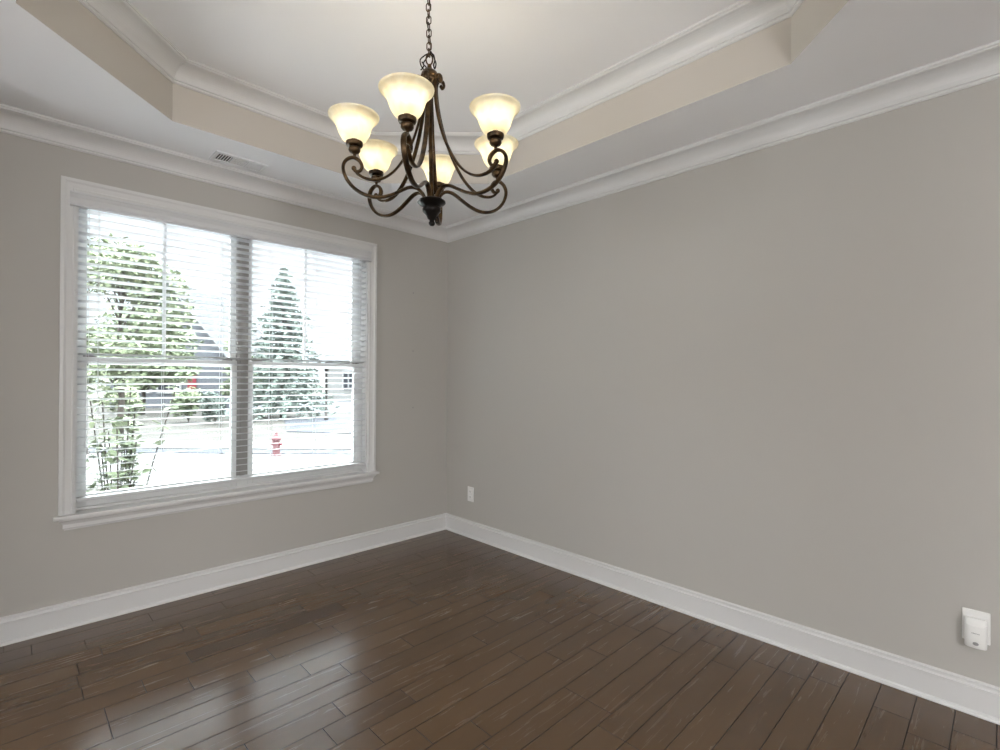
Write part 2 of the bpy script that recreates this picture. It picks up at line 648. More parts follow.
def casing_prof(o0):  # (across, out) stepped casing section
    return [(0, 0), (0, .012), (.010, .015), (.016, .012), (.040, .016), (.050, .022), (CW, .022), (CW, 0)]


bm = bmesh.new()
for side in (0, 1, 2):   # left, top, right with mitres
    pf = casing_prof(0)
    ra, rb = [], []
    for u_, o_ in pf:
        if side == 0:
            ra.append(bm.verts.new((WX0 - u_, -o_, WZ0)))
            rb.append(bm.verts.new((WX0 - u_, -o_, WZ1 + u_)))
        elif side == 1:
            ra.append(bm.verts.new((WX0 - u_, -o_, WZ1 + u_)))
            rb.append(bm.verts.new((WX1 + u_, -o_, WZ1 + u_)))
        else:
            ra.append(bm.verts.new((WX1 + u_, -o_, WZ1 + u_)))
            rb.append(bm.verts.new((WX1 + u_, -o_, WZ0)))
    for i in range(len(pf)):
        j = (i + 1) % len(pf)
        bm.faces.new((ra[i], ra[j], rb[j], rb[i]))
link('casing', bm, TRIM, win)
bm = bmesh.new()
box(bm, WX0 - CW - .022, WX1 + CW + .022, -.050, 0.0, WZ0 - .002, WZ0 + .020, .005)
box(bm, WX0, WX1, 0.0, .062, WZ0 - .002, WZ0 + .020)
link('stool', bm, TRIM, win)
# apron: moulded section running the width, returned at both ends
bm = bmesh.new()
apf = [(0, -.066), (.010, -.066), (.012, -.058), (.016, -.054), (.016, -.034), (.026, -.016), (.034, -.010), (.034, -.002), (0, -.002)]
ra = [bm.verts.new((WX0 - CW + .034 - o_, -o_, WZ0 + z)) for o_, z in apf]
rb = [bm.verts.new((WX1 + CW - .034 + o_, -o_, WZ0 + z)) for o_, z in apf]
for i in range(len(apf)):
    j = (i + 1) % len(apf)
    bm.faces.new((ra[i], ra[j], rb[j], rb[i]))
bm.faces.new(ra)
bm.faces.new(rb)
link('apron', bm, TRIM, win)
# jambs
bm = bmesh.new()
box(bm, WX0 - .001, WX0 + .010, 0.0, .145, WZ0 + .018, WZ1)
box(bm, WX1 - .010, WX1 + .001, 0.0, .145, WZ0 + .018, WZ1)
box(bm, WX0, WX1, 0.0, .145, WZ1 - .010, WZ1 + .001)
box(bm, WX0, WX1, .062, .16, WZ0, WZ0 + .035)
link('jamb', bm, TRIM, win)
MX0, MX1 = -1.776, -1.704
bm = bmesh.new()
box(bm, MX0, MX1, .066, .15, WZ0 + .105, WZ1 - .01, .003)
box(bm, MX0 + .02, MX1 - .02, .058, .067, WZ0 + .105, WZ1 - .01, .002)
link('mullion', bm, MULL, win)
ZM = 1.478


def sash(x0, x1, z0, z1, y0, y1, sl, sr, rb_, rt, muntin):
    bm = bmesh.new()
    box(bm, x0, x0 + sl, y0, y1, z0, z1, .003)
    box(bm, x1 - sr, x1, y0, y1, z0, z1, .003)
    box(bm, x0 + sl, x1 - sr, y0, y1, z0, z0 + rb_, .003)
    box(bm, x0 + sl, x1 - sr, y0, y1, z1 - rt, z1, .003)
    s_ = link('sash', bm, SASH, win)
    bm = bmesh.new()
    ym = (y0 + y1) / 2
    box(bm, x0 + sl - .004, x1 - sr + .004, ym - .002, ym + .002, z0 + rb_ - .004, z1 - rt + .004)
    link('pane', bm, GLASS, s_)
    if muntin:
        bm = bmesh.new()
        xm = (x0 + sl + x1 - sr) / 2
        box(bm, xm - .009, xm + .009, ym - .011, ym - .003, z0 + rb_, z1 - rt, .002)
        box(bm, xm - .009, xm + .009, ym + .003, ym + .011, z0 + rb_, z1 - rt, .002)
        link('muntin', bm, SASH, s_)
    return s_


for x0, x1, sl, sr in ((WX0 + .012, MX0, .046, .034), (MX1, WX1 - .012, .034, .074)):
    sash(x0, x1, ZM - .022, WZ1 - .01, .103, .133, sl, sr, .038, .040, True)
    s_ = sash(x0, x1, WZ0 + .036, ZM + .020, .066, .096, sl, sr, .070, .040, False)
    for f in (0.07, 0.93):
        xl = x0 + (x1 - x0) * f
        bm = bmesh.new()
        box(bm, xl - .03, xl + .03, .068, .096, ZM + .020, ZM + .027, .002)
        lathe(bm, [(.0, .0), (.012, .0), (.012, .012), (.004, .016), (0, .016)], (xl, .082, ZM + .027), 16, cap=False)
        box(bm, xl - .004, xl + .028, .062, .072, ZM + .030, ZM + .040, .002)
        link('sash_lock', bm, LOCK, s_)
bm = bmesh.new()
box(bm, MX0, MX1, .064, .15, WZ0 + .034, WZ0 + .106, .002)
link('mullion_base', bm, SASH, win)
# side guide tracks of the jamb left and right of the blind
bm = bmesh.new()
for xg in (WX0 + .018, WX1 - .018, MX0 - .006, MX1 + .006):
    box(bm, xg - .006, xg + .006, .097, .102, WZ0 + .035, WZ1 - .01)
link('jamb_liner', bm, SASH, win)

# ------------------------------------------------------------------ blind
BX0, BX1 = WX0 + .012, WX1 - .012
BY = .030
blind = tag(empty('window_blind', ((BX0 + BX1) / 2, BY, WZ1 - .01)),
            'wide white horizontal slat blind with open slats and moulded valance, hung inside the window frame', 'window blind')
# valance: cornice section facing the room
bm = bmesh.new()
vp = [(0, 2.404), (.030, 2.404), (.030, 2.396), (.026, 2.391), (.022, 2.380), (.018, 2.372), (.018, 2.350), (.021, 2.342), (.026, 2.336), (.026, 2.328), (.018, 2.324), (.008, 2.324), (.008, 2.390), (0, 2.394)]
ra = [bm.verts.new((WX0 - .028, -o_ - .001, z)) for o_, z in vp]
rb = [bm.verts.new((WX1 + .012, -o_ - .001, z)) for o_, z in vp]
for i in range(len(vp)):
    j = (i + 1) % len(vp)
    bm.faces.new((ra[i], ra[j], rb[j], rb[i]))
bm.faces.new(ra)
bm.faces.new(rb)
link('valance', bm, SLAT, blind)
bm = bmesh.new()
box(bm, BX0, BX1, .004, .058, 2.345, 2.399, .002)
link('headrail', bm, SLAT, blind)
TILT = math.radians(10.5)   # room-side edge raised
NS = 38
PIT = 0.0425
ZTOP = 2.318
bm = bmesh.new()
sec = []
W2 = .025
for i in range(7):      # slightly crowned slat, 50 mm wide, 2.6 mm thick
    t_ = -1 + 2 * i / 6
    sec.append((t_ * W2, .0013 + .0016 * (1 - t_ * t_)))
for i in range(6, -1, -1):
    t_ = -1 + 2 * i / 6
    sec.append((t_ * W2, -.0013 + .0016 * (1 - t_ * t_)))
ra, rb = [], []
for y_, z_ in sec:
    yy = y_ * math.cos(TILT) + z_ * math.sin(TILT)
    zz = -y_ * math.sin(TILT) + z_ * math.cos(TILT)
    ra.append(bm.verts.new((0, yy, zz)))
    rb.append(bm.verts.new((BX1 - BX0, yy, zz)))
for i in range(len(sec)):
    j = (i + 1) % len(sec)
    bm.faces.new((ra[i], ra[j], rb[j], rb[i]))
bm.faces.new(ra)
bm.faces.new(rb)
sl = link('slat', bm, SLAT)
sl.parent = blind
random.seed(3)
base = Vector((BX0, BY, ZTOP)) - blind.location
sl.location = base
for k in range(1, NS):
    c = sl.copy()
    COL.objects.link(c)
    c.parent = blind
    c.location = base + Vector((0, 0, -PIT * k + random.uniform(-.0008, .0008)))
    c.rotation_euler = (random.uniform(-.02, .02), random.uniform(-.0006, .0006), 0)
bm = bmesh.new()
box(bm, BX0, BX1, BY - .026, BY + .026, .684, .702, .004)
link('bottom_rail', bm, SLAT, blind)
for xc in (-2.525, -2.211, -1.887, -1.567, -1.247, -0.905):
    bm = bmesh.new()
    for yy in (BY - .027, BY + .027):
        tube(bm, [(xc, yy, 2.35), (xc, yy, .702)], .0011, 6)
    for k in range(NS):
        z = ZTOP - PIT * k - .003
        tube(bm, [(xc, BY - .026, z + .026 * math.sin(TILT) - .0015), (xc, BY + .026, z - .026 * math.sin(TILT) - .0015)], .0006, 4)
    link('ladder_cord', bm, CORD, blind)
for xc in (-2.572, -2.582):
    bm = bmesh.new()
    tube(bm, [(xc, -.004, 2.35), (xc + .001, -.004, 1.6), (xc, -.004, .98 if xc > -2.575 else 1.02)], .0013, 6)
    z = .98 if xc > -2.575 else 1.02
    lathe(bm, [(0, 0), (.003, 0), (.006, -.012), (.007, -.032), (.0, -.034)], (xc, -.004, z), 12, cap=False)
    link('pull_cord', bm, CORD, blind)
bm = bmesh.new()
tube(bm, [(-.880, -.004, 2.34), (-.880, -.005, 1.95)], .0035, 8)
tube(bm, [(-.880, -.004, 2.30), (-.880, -.005, 2.27)], .006, 8)
link('tilt_wand', bm, SLAT, blind)

# ------------------------------------------------------------------ ceiling register
vent = tag(empty('ceiling_vent', (-1.863, -.238, HC)), 'white three-section metal air vent in the ceiling above the window', 'air vent')
vx, vy = -1.863, -.238
bm = bmesh.new()
A, B = .152, .080
a_, b2 = .128, .054
for x0, x1, y0, y1 in ((-A, A, -B, -b2), (-A, A, b2, B), (-A, -a_, -b2, b2), (a_, A, -b2, b2), (-a_ / 3 - .005, -a_ / 3 + .005, -b2, b2), (a_ / 3 - .005, a_ / 3 + .005, -b2, b2)):
    box(bm, vx + x0, vx + x1, vy + y0, vy + y1, HC - .011, HC - .0005, .002)
link('frame', bm, VENT, vent)
bm = bmesh.new()
box(bm, vx - a_, vx + a_, vy - b2, vy + b2, HC - .002, HC - .0004)
link('duct_backing', bm, DARK, vent)
sec3 = 2 * a_ / 3
for s_ in range(3):
    x0 = vx - a_ + sec3 * s_ + .006
    x1 = x0 + sec3 - .012
    if s_ == 1:
        for k in range(8):
            bm = bmesh.new()
            y = vy - b2 + (k + .5) * 2 * b2 / 8
            box(bm, x0, x1, y - .0044, y + .0044, HC - .0075, HC - .0060)
            link('louver', bm, VENT, vent)
    else:
        for k in range(5):
            bm = bmesh.new()
            x = x0 + (k + .5) * (x1 - x0) / 5
            ang = (-.25 if s_ == 0 else .55)
            hb_ = .0034 if s_ == 0 else .0095
            m_ = Matrix.Translation((x, vy, HC - .006)) @ Matrix.Rotation(ang, 4, 'Y')
            v_ = [m_ @ Vector(p) for p in ((-hb_, -b2, 0), (hb_, -b2, 0), (hb_, b2, 0), (-hb_, b2, 0), (-hb_, -b2, .001), (hb_, -b2, .001), (hb_, b2, .001), (-hb_, b2, .001))]
            vs = [bm.verts.new(p) for p in v_]
            for f in ((0, 1, 2, 3), (4, 5, 6, 7), (0, 1, 5, 4), (1, 2, 6, 5), (2, 3, 7, 6), (3, 0, 4, 7)):
                bm.faces.new([vs[i] for i in f])
            link('louver', bm, VENT, vent)


# ------------------------------------------------------------------ outlets
def outlet(y, z, label, hw=.0385, hh=.0635):
    t_ = tag(empty('wall_outlet', (0, y, z)), label, 'outlet')
    bm = bmesh.new()
    box(bm, -.007, -.0002, y - hw, y + hw, z - hh, z + hh, .003)
    pl = link('cover_plate', bm, PLASTIC, t_)
    for s_ in (1, -1):
        bm = bmesh.new()
        box(bm, -.0095, -.006, y - .017, y + .017, z + s_ * .024 - .014, z + s_ * .024 + .014, .0025)
        rc = link('receptacle', bm, PLASTIC, t_)
        bm = bmesh.new()
        for dy in (-.0065, .0065):
            box(bm, -.0099, -.009, y + dy - .0011, y + dy + .0011, z + s_ * .024 - .003, z + s_ * .024 + .006)
        box(bm, -.0099, -.009, y - .002, y + .002, z + s_ * .024 - .010, z + s_ * .024 - .006)
        link('slot', bm, DARK, rc)
    bm = bmesh.new()
    ball(bm, (-.0072, y, z), .003, .4, 1, 1, 10)
    link('screw', bm, VENT, t_, True)
    return t_


outlet(-.343, .374, 'small white wall outlet on the right wall near the corner of the room')
outlet(-3.546, .368, 'white outlet cover behind the plug-in device at the lower right of the wall', .0435, .066)
pd = tag(empty('plug_in_night_light', (-.012, -3.545, .345)), 'white plug-in device with a curved front and dark oval sensor, plugged into the outlet', 'night light')
bm = bmesh.new()
yc, zc_ = -3.546, .3465
# body: bowed front face, built as a swept section along z
secp = []
for i in range(13):
    t_ = -1 + 2 * i / 12
    secp.append((-.030 - .012 * (1 - t_ * t_) ** .6, yc + t_ * .0345))
secp = [(-.0105, yc - .0345)] + secp + [(-.0105, yc + .0345)]
lv = []
for z, s_ in ((zc_ - .059, .94), (zc_ - .056, 1.0), (zc_ + .040, 1.0)):
    lv.append([bm.verts.new((-.0105 + (x + .0105) * s_, yc + (y - yc) * s_, z)) for x, y in secp])
# top slopes back to the plate
lv.append([bm.verts.new((-.0105 + (x + .0105) * .55, yc + (y - yc) * .97, zc_ + .058)) for x, y in secp])
for a, b_ in zip(lv, lv[1:]):
    for i in range(len(secp)):
        j = (i + 1) % len(secp)
        bm.faces.new((a[i], a[j], b_[j], b_[i]))
bm.faces.new(lv[0])
bm.faces.new(lv[-1])
link('body', bm, PLASTIC, pd, True, 40)
bm = bmesh.new()
lip = [(x - .0012, y, zc_ + .036 - .006 * (1 - ((y - yc) / .0345) ** 2)) for x, y in secp[1:-1]]
tube(bm, lip, .0016, 6)
link('top_lip', bm, PLASTIC, pd)
bm = bmesh.new()
ball(bm, (-.0415, yc, .307), .0095, .25, 1, .75, 16)
link('sensor', bm, GREYMARK, pd, True)
bm = bmesh.new()
for dy, h in ((-.010, .0022), (-.006, .0016), (-.001, .0020), (.003, .0016), (.007, .0022), (.011, .0016)):
    box(bm, -.0424, -.0412, yc + dy - .0012, yc + dy + .0012, .349 - h, .349 + h)
link('print', bm, GREYMARK, pd)

# ------------------------------------------------------------------ chandelier
CX, CY = -1.700, -2.012
ch = tag(empty('chandelier', (CX, CY, HT)), 'bronze six-arm scroll chandelier with lit frosted bell glass shades hanging on a chain', 'chandelier')
bm = bmesh.new()
lathe(bm, [(0, 0), (.065, 0), (.065, -.006), (.058, -.014), (.040, -.026), (.018, -.034), (.010, -.040), (0, -.042)], (CX, CY, HT), 32, cap=False)
link('canopy', bm, BRONZE, ch, True, 40)
# chain links
zt, zb = HT - .036, 2.675
nl = 13
pl_ = (zt - zb) / nl
for k in range(nl):
    zc2 = zt - pl_ * (k + .5)
    a = (PI / 2) * (k % 2) + .6
    hl = pl_ * .5 + .0035
    bm = bmesh.new()
    pts = []
    for i in range(24):
        th = 2 * PI * i / 24
        r_ = .0095
        lx = r_ * math.cos(th)
        lz = r_ * math.sin(th) + (hl - r_) * (1 if math.sin(th) > 0 else -1)
        pts.append((CX + lx * math.cos(a), CY + lx * math.sin(a), zc2 + lz))
    tube(bm, pts, .0021, 8, closed=True)
    link('chain_link', bm, BRONZE, ch, True)
# supply wire threaded through the chain
bm = bmesh.new()
wp = [(CX + .006 * math.sin(z * 40), CY + .006 * math.cos(z * 40), z) for z in [zt - i * (zt - zb) / 24 for i in range(25)]]
tube(bm, wp, .0016, 6)
link('supply_wire', bm, BRONZE, ch, True)
# hanging loop and slack wire coil over the top cap
bm = bmesh.new()
v1 = Vector((RT.x, RT.y, 0)).normalized()
v2 = Vector((-v1.y, v1.x, 0))


def vp_(r_, z, d=0):
    return Vector((CX, CY, z)) + v1 * r_ + v2 * d


pts = [vp_(.013 * math.cos(2 * PI * i / 24), 2.662 + .022 * math.sin(2 * PI * i / 24)) for i in range(24)]
tube(bm, pts, .003, 8, closed=True)
link('hanging_loop', bm, BRONZE, ch, True)
bm = bmesh.new()
tube(bm, spline([vp_(-.006, 2.685), vp_(-.022, 2.68, .006), vp_(-.036, 2.662), vp_(-.034, 2.638, -.005), vp_(-.022, 2.622), vp_(-.014, 2.634, .004), vp_(-.026, 2.652, .01), vp_(-.012, 2.672, .008), vp_(.004, 2.685)], 6), .0026, 6)
tube(bm, spline([vp_(-.030, 2.655, .003), vp_(-.022, 2.64, .0), vp_(-.028, 2.625, -.003), vp_(-.034, 2.617, -.006)], 5), .0026, 6)
tube(bm, spline([vp_(.002, 2.69), vp_(.016, 2.684, .006), vp_(.022, 2.66), vp_(.027, 2.64, -.005), vp_(.021, 2.625), vp_(.016, 2.642, .004), vp_(.020, 2.668, .01), vp_(.006, 2.695)], 6), .0028, 6)
link('slack_wire', bm, BRONZE_DK, ch, True)
bm = bmesh.new()
lathe(bm, [(0, 2.642), (.008, 2.640), (.011, 2.622), (.022, 2.616), (.032, 2.606), (.036, 2.594), (.0375, 2.588), (.034, 2.584), (.037, 2.580), (.037, 2.572), (.032, 2.566), (.024, 2.560), (.020, 2.548), (.018, 2.520), (.014, 2.512), (0, 2.510)], (CX, CY, 0), 32, cap=False)
link('top_cap', bm, BRONZE, ch, True, 45)
bm = bmesh.new()
lathe(bm, [(0, 2.53), (.0085, 2.53), (.0085, 2.30), (.0105, 2.295), (.0085, 2.29), (.0085, 2.13), (.012, 2.12), (.012, 2.10), (0, 2.10)], (CX, CY, 0), 20, cap=False)
link('centre_rod', bm, BRONZE, ch, True, 45)
bm = bmesh.new()
lathe(bm, [(0, 2.105), (.026, 2.104), (.046, 2.100), (.055, 2.094), (.056, 2.089), (.050, 2.083), (.038, 2.077), (.034, 2.070), (.037, 2.063), (.036, 2.054), (.028, 2.046), (.021, 2.036), (.017, 2.026), (.010, 2.020), (.009, 2.016), (.0125, 2.010), (.0125, 2.004), (.008, 1.998), (0, 1.996)], (CX, CY, 0), 32, cap=False)
hub = link('hub', bm, BRONZE_DK, ch, True, 45)
bm = bmesh.new()
pts = [vp_(.020 + .006 * math.cos(2 * PI * i / 20), 2.020 + .012 * math.sin(2 * PI * i / 20)) for i in range(20)]
tube(bm, pts, .0028, 8, closed=True)
link('pull_ring', bm, BRONZE_DK, ch, True)

LOW = [(.022, 2.088), (.034, 2.118), (.058, 2.139), (.090, 2.138), (.130, 2.116), (.170, 2.094), (.215, 2.080), (.262, 2.083), (.303, 2.103), (.332, 2.137), (.343, 2.175), (.333, 2.203), (.308, 2.218), (.284, 2.210), (.273, 2.190), (.281, 2.171), (.298, 2.168), (.305, 2.178)]
UPR = [(.044, 2.566), (.052, 2.556), (.059, 2.566), (.054, 2.582), (.040, 2.582), (.030, 2.564), (.028, 2.53), (.034, 2.47), (.048, 2.40), (.070, 2.33), (.100, 2.265), (.138, 2.205), (.180, 2.165), (.222, 2.146), (.262, 2.146), (.288, 2.158), (.300, 2.174)]
ARMS = [-141.7, 157.8, 106.0, 46.0, -21.7, -78.4]
DROP = [.007, -.006, .002, .002, .003, .003]
RADS = [.308, .295, .291, .29, .285, .312]
RJ = .300
for deg, RR, DZ in zip(ARMS, RADS, DROP):
    a = math.radians(deg)
    e1 = Vector((math.cos(a), math.sin(a), 0))
    e2 = Vector((-math.sin(a), math.cos(a), 0))
    sc = RR / RJ

    def W(r_, z, s=0.0):
        rr_ = r_ if r_ < .06 else .06 + (r_ - .06) * (RR - .06) / (RJ - .06)
        return Vector((CX, CY, z - DZ * min(1, max(0, (r_ - .06) / .2)))) + e1 * rr_ + e2 * s
    arm = bmesh.new()
    p = spline([W(*q) for q in LOW], 5)
    rads = [.0104] * len(p)
    for i in range(10):
        rads[-1 - i] = .0072 + .00030 * i
    tube(arm, p, .0104, 12, side=e2, rads=rads, flat=.62)
    ball(arm, W(.303, 2.178), .0095, 1, 1, 1, 12)
    ao = link('arm', arm, BRONZE, ch, True)
    bm = bmesh.new()
    p = spline([W(*q) for q in UPR], 5)
    tube(bm, p, .0100, 12, side=e2, flat=.52)
    link('stay', bm, BRONZE, ao, True)
    # candle cup under the shade
    c0 = W(RJ, 0)
    bm = bmesh.new()
    lathe(bm, [(0, 2.219), (.005, 2.222), (.006, 2.232), (.017, 2.237), (.022, 2.244), (.022, 2.254), (.017, 2.258), (.021, 2.260), (.029, 2.262), (.0315, 2.267), (.0315, 2.276), (.026, 2.279), (.010, 2.279), (.010, 2.31), (0, 2.31)], (c0.x, c0.y, -DZ), 24, cap=False)
    link('cup', bm, BRONZE, ao, True, 45)
    # bell glass shade, 3 mm wall, open at the top
    out = spline([(.029, 2.279, 0), (.040, 2.284, 0), (.051, 2.298, 0), (.059, 2.317, 0), (.065, 2.335, 0), (.073, 2.350, 0), (.083, 2.362, 0), (.0915, 2.369, 0), (.0935, 2.375, 0)], 4)
    prof = [(q.x, q.y) for q in out] + [(q.x - .003, q.y + .0012) for q in reversed(out)]
    bm = bmesh.new()
    lathe(bm, prof, (c0.x, c0.y, -DZ), 40, close=True)
    sh = link('shade', bm, SHADE, ch, True)
    bm = bmesh.new()
    lathe(bm, [(0, 2.310), (.012, 2.310), (.013, 2.326), (.020, 2.338), (.025, 2.350), (.0225, 2.363), (.014, 2.372), (0, 2.375)], (c0.x, c0.y, -DZ), 20, cap=False)
    link('bulb', bm, BULBM, sh, True)


# the chandelier hangs a touch out of plumb
tilt = Matrix.Rotation(math.radians(-1.3), 4, Vector((FW.x, FW.y, 0)).normalized())
ch.matrix_world = Matrix.Translation(ch.location - v1 * .014) @ tilt


# ------------------------------------------------------------------ added fill lamps (unseen behind the camera, they brighten the room)


def make_fill_lamp(x, y, label, k=1.0):
    t_ = tag(empty('fill_lamp', (x, y, 0)), label, 'fill lamp')
    bm = bmesh.new()
    lathe(bm, [(0, 0), (.16, 0), (.16, .015), (.05, .03), (.014, .05), (.012, 1.5), (0, 1.5)], (x, y, 0), 24, cap=False)
    link('stand', bm, BRONZE, t_, True, 40)
    bm = bmesh.new()
    lathe(bm, [(.24, 1.42), (.20, 1.86)], (x, y, 0), 32, cap=False)
    link('fill_shade', bm, emit('fill_glow', (0.97, 0.97, 0.98), FILL_W * k), t_, True)  # glowing surface added as room fill


make_fill_lamp(-5.4, -1.6, 'added fill lamp with bronze stand and glowing shade, unseen beyond the left opening', 0.7)
make_fill_lamp(-5.6, -4.6, 'added fill lamp with bronze stand and glowing shade, unseen in the far foyer corner', 1.0)
make_fill_lamp(-3.3, -6.4, 'added fill lamp with bronze stand and glowing shade, unseen beyond the back opening', 1.7)


# ------------------------------------------------------------------ outside
def ex(s, d, z=0.0):
    """point at distance d along the street-facing axis and s sideways from the viewing spot"""
    h = Vector((FW.x, FW.y, 0)).normalized()
    q = Vector((RT.x, RT.y, 0)).normalized()
    p = Vector((CAM.x, CAM.y, 0)) + h * d + q * s
    return Vector((p.x, p.y, z))


ZG = -0.6


def slab(name, pts, m, z0, th=.03, label=None):
    bm = bmesh.new()
    lo_ = [bm.verts.new(Vector((p.x, p.y, z0 - .1))) for p in pts]
    hi_ = [bm.verts.new(Vector((p.x, p.y, z0 + th))) for p in pts]
    bm.faces.new(hi_)
    bm.faces.new(lo_)
    for i in range(len(pts)):
        j = (i + 1) % len(pts)
        bm.faces.new((lo_[i], lo_[j], hi_[j], hi_[i]))
    return tag(link(name, bm, m), label, kind='structure')


bm = bmesh.new()
for a, b_ in (((-60, .14), (80, 120)),):
    vs = [bm.verts.new((x, y, ZG)) for x, y in ((a[0], a[1]), (b_[0], a[1]), (b_[0], b_[1]), (a[0], b_[1]))]
    bm.faces.new(vs)
bm2 = [bm.verts.new((x, y, ZG)) for x, y in ((T, .14), (T, -30), (80, -30), (80, .14))]
bm.faces.new(bm2)
tag(link('ground', bm, LAWN), 'pale dry front lawn', kind='structure')
slab('bounce_slab', [Vector((-9, .15, 0)), Vector((6, .15, 0)), Vector((6, 4.2, 0)), Vector((-9, 4.2, 0))], BOUNCE, ZG, .06, 'added pale slab, unseen below the window, bouncing light up to the ceiling')  # added out of view as a reflector for the ceiling
slab('street', [ex(-16, 9.0), ex(14, 9.0), ex(14, 12.7), ex(-16, 12.7)], CONC, ZG, .02, 'pale bright concrete street')
slab('curb', [ex(-16, 12.7), ex(14, 12.7), ex(14, 13.3), ex(-16, 13.3)], ASPHD, ZG, .04, 'dark gutter strip along the street')
slab('sidewalk', [ex(-16, 13.5), ex(14, 13.5), ex(14, 14.9), ex(-16, 14.9)], CONC, ZG, .05, 'pale sidewalk beyond the street')
slab('driveway', [ex(-10.0, 23.2), ex(-2, 28.5), ex(-2, 17.0), ex(-7.6, 17.9)], ASPHD, ZG, .03, 'dark asphalt driveway across the street')
slab('road', [ex(-14.5, 25.2), ex(-2, 30), ex(-2, 56), ex(-32, 50)], ASPH, ZG, .02, 'grey road rising behind the driveway')


def leaves(bm, c, rx, ry, rz, n, sz, rng, shell=.55):
    for _ in range(n):
        while True:
            p = Vector((rng.uniform(-1, 1), rng.uniform(-1, 1), rng.uniform(-1, 1)))
            if shell < p.length < 1:
                break
        q = Vector((c[0] + p.x * rx, c[1] + p.y * ry, c[2] + p.z * rz))
        d = Vector((rng.uniform(-1, 1), rng.uniform(-1, 1), rng.uniform(-.6, .6))).normalized()
        e_ = d.cross(Vector((rng.uniform(-1, 1), rng.uniform(-1, 1), rng.uniform(-1, 1)))).normalized()
        s_ = sz * rng.uniform(.6, 1.3)
        v = [q - d * s_, q + e_ * s_ * .4, q + d * s_, q - e_ * s_ * .4]
        bm.faces.new([bm.verts.new(x) for x in v])


def broad_tree(name, s, d, h, cw, n, sz, m, label, group, seed, clumps=18):
    rng = random.Random(seed)
    b0 = ex(s, d, ZG)
    t_ = tag(empty(name, b0), label, 'tree', group)
    bm = bmesh.new()
    top = b0 + Vector((.1, .1, h * .8))
    tube(bm, spline([b0, b0 + Vector((.05, 0, h * .25)), b0 + Vector((-.04, .08, h * .5)), top], 4), .1, 8, rads=[.11 - .09 * i / 12 for i in range(13)])
    cs = []
    for _ in range(clumps):
        an = rng.uniform(0, 2 * PI)
        zz = rng.uniform(.32, .95)
        rr_ = cw * rng.uniform(.2, 1) * (1.15 - abs(zz - .5))
        cpt = b0 + Vector((math.cos(an) * rr_ * .6, math.sin(an) * rr_ * .6, h * zz))
        cs.append(cpt)
        st_ = b0 + Vector((0, 0, h * max(.2, zz - .22)))
        tube(bm, spline([st_, (st_ + cpt) / 2 + Vector((0, 0, .1)), cpt], 3), .02, 6, rads=[.035 - .004 * i for i in range(7)])
    link('trunk', bm, BARK, t_, True)
    bm = bmesh.new()
    for cpt in cs:
        f_ = rng.uniform(.55, 1.15)
        leaves(bm, cpt, cw * .40 * f_, cw * .40 * f_, h * .14 * f_, n // clumps, sz, rng, .2)
    link('foliage', bm, m, t_)
    return t_


def conifer(s, d, h, w_, label, seed):
    rng = random.Random(seed)
    b0 = ex(s, d, ZG)
    t_ = tag(empty('conifer_tree', b0), label, 'tree')
    bm = bmesh.new()
    tube(bm, [b0, b0 + Vector((0, 0, h))], .1, 8, rads=[.14, .015])
    link('trunk', bm, BARK, t_, True)
    bm = bmesh.new()
    for k in range(26):
        f = k / 25
        z = h * (.08 + .9 * f)
        r_ = w_ * (1 - f) ** .8 + .08
        nb = max(4, int(10 * (1 - f) + 3))
        for j in range(nb):
            an = 2 * PI * j / nb + k * .7
            L = r_ * rng.uniform(.55, 1.2)
            for i in range(14):
                q = i / 13
                c = b0 + Vector((math.cos(an) * L * q, math.sin(an) * L * q, z - .25 * L * q * q))
                leaves(bm, c, .13, .13, .10, 4, .13, rng, 0)
    link('foliage', bm, LEAF_D, t_)


def shrub(s, d, h, w_, n, sz, m, label, seed, group=None):
    rng = random.Random(seed)
    b0 = ex(s, d, ZG)
    t_ = tag(empty('shrub', b0), label, 'shrub', group)
    bm = bmesh.new()
    for _ in range(7):
        an = rng.uniform(0, 2 * PI)
        tube(bm, [b0, b0 + Vector((math.cos(an) * w_ * .3, math.sin(an) * w_ * .3, h * .6))], .015, 5)
    link('stem', bm, BARK, t_)
    bm = bmesh.new()
    for _ in range(9):
        c = b0 + Vector((rng.uniform(-.6, .6) * w_, rng.uniform(-.6, .6) * w_, h * rng.uniform(.35, .75)))
        leaves(bm, c, w_ * .45, w_ * .45, h * .3, n // 9, sz, rng, .3)
    link('foliage', bm, m, t_)


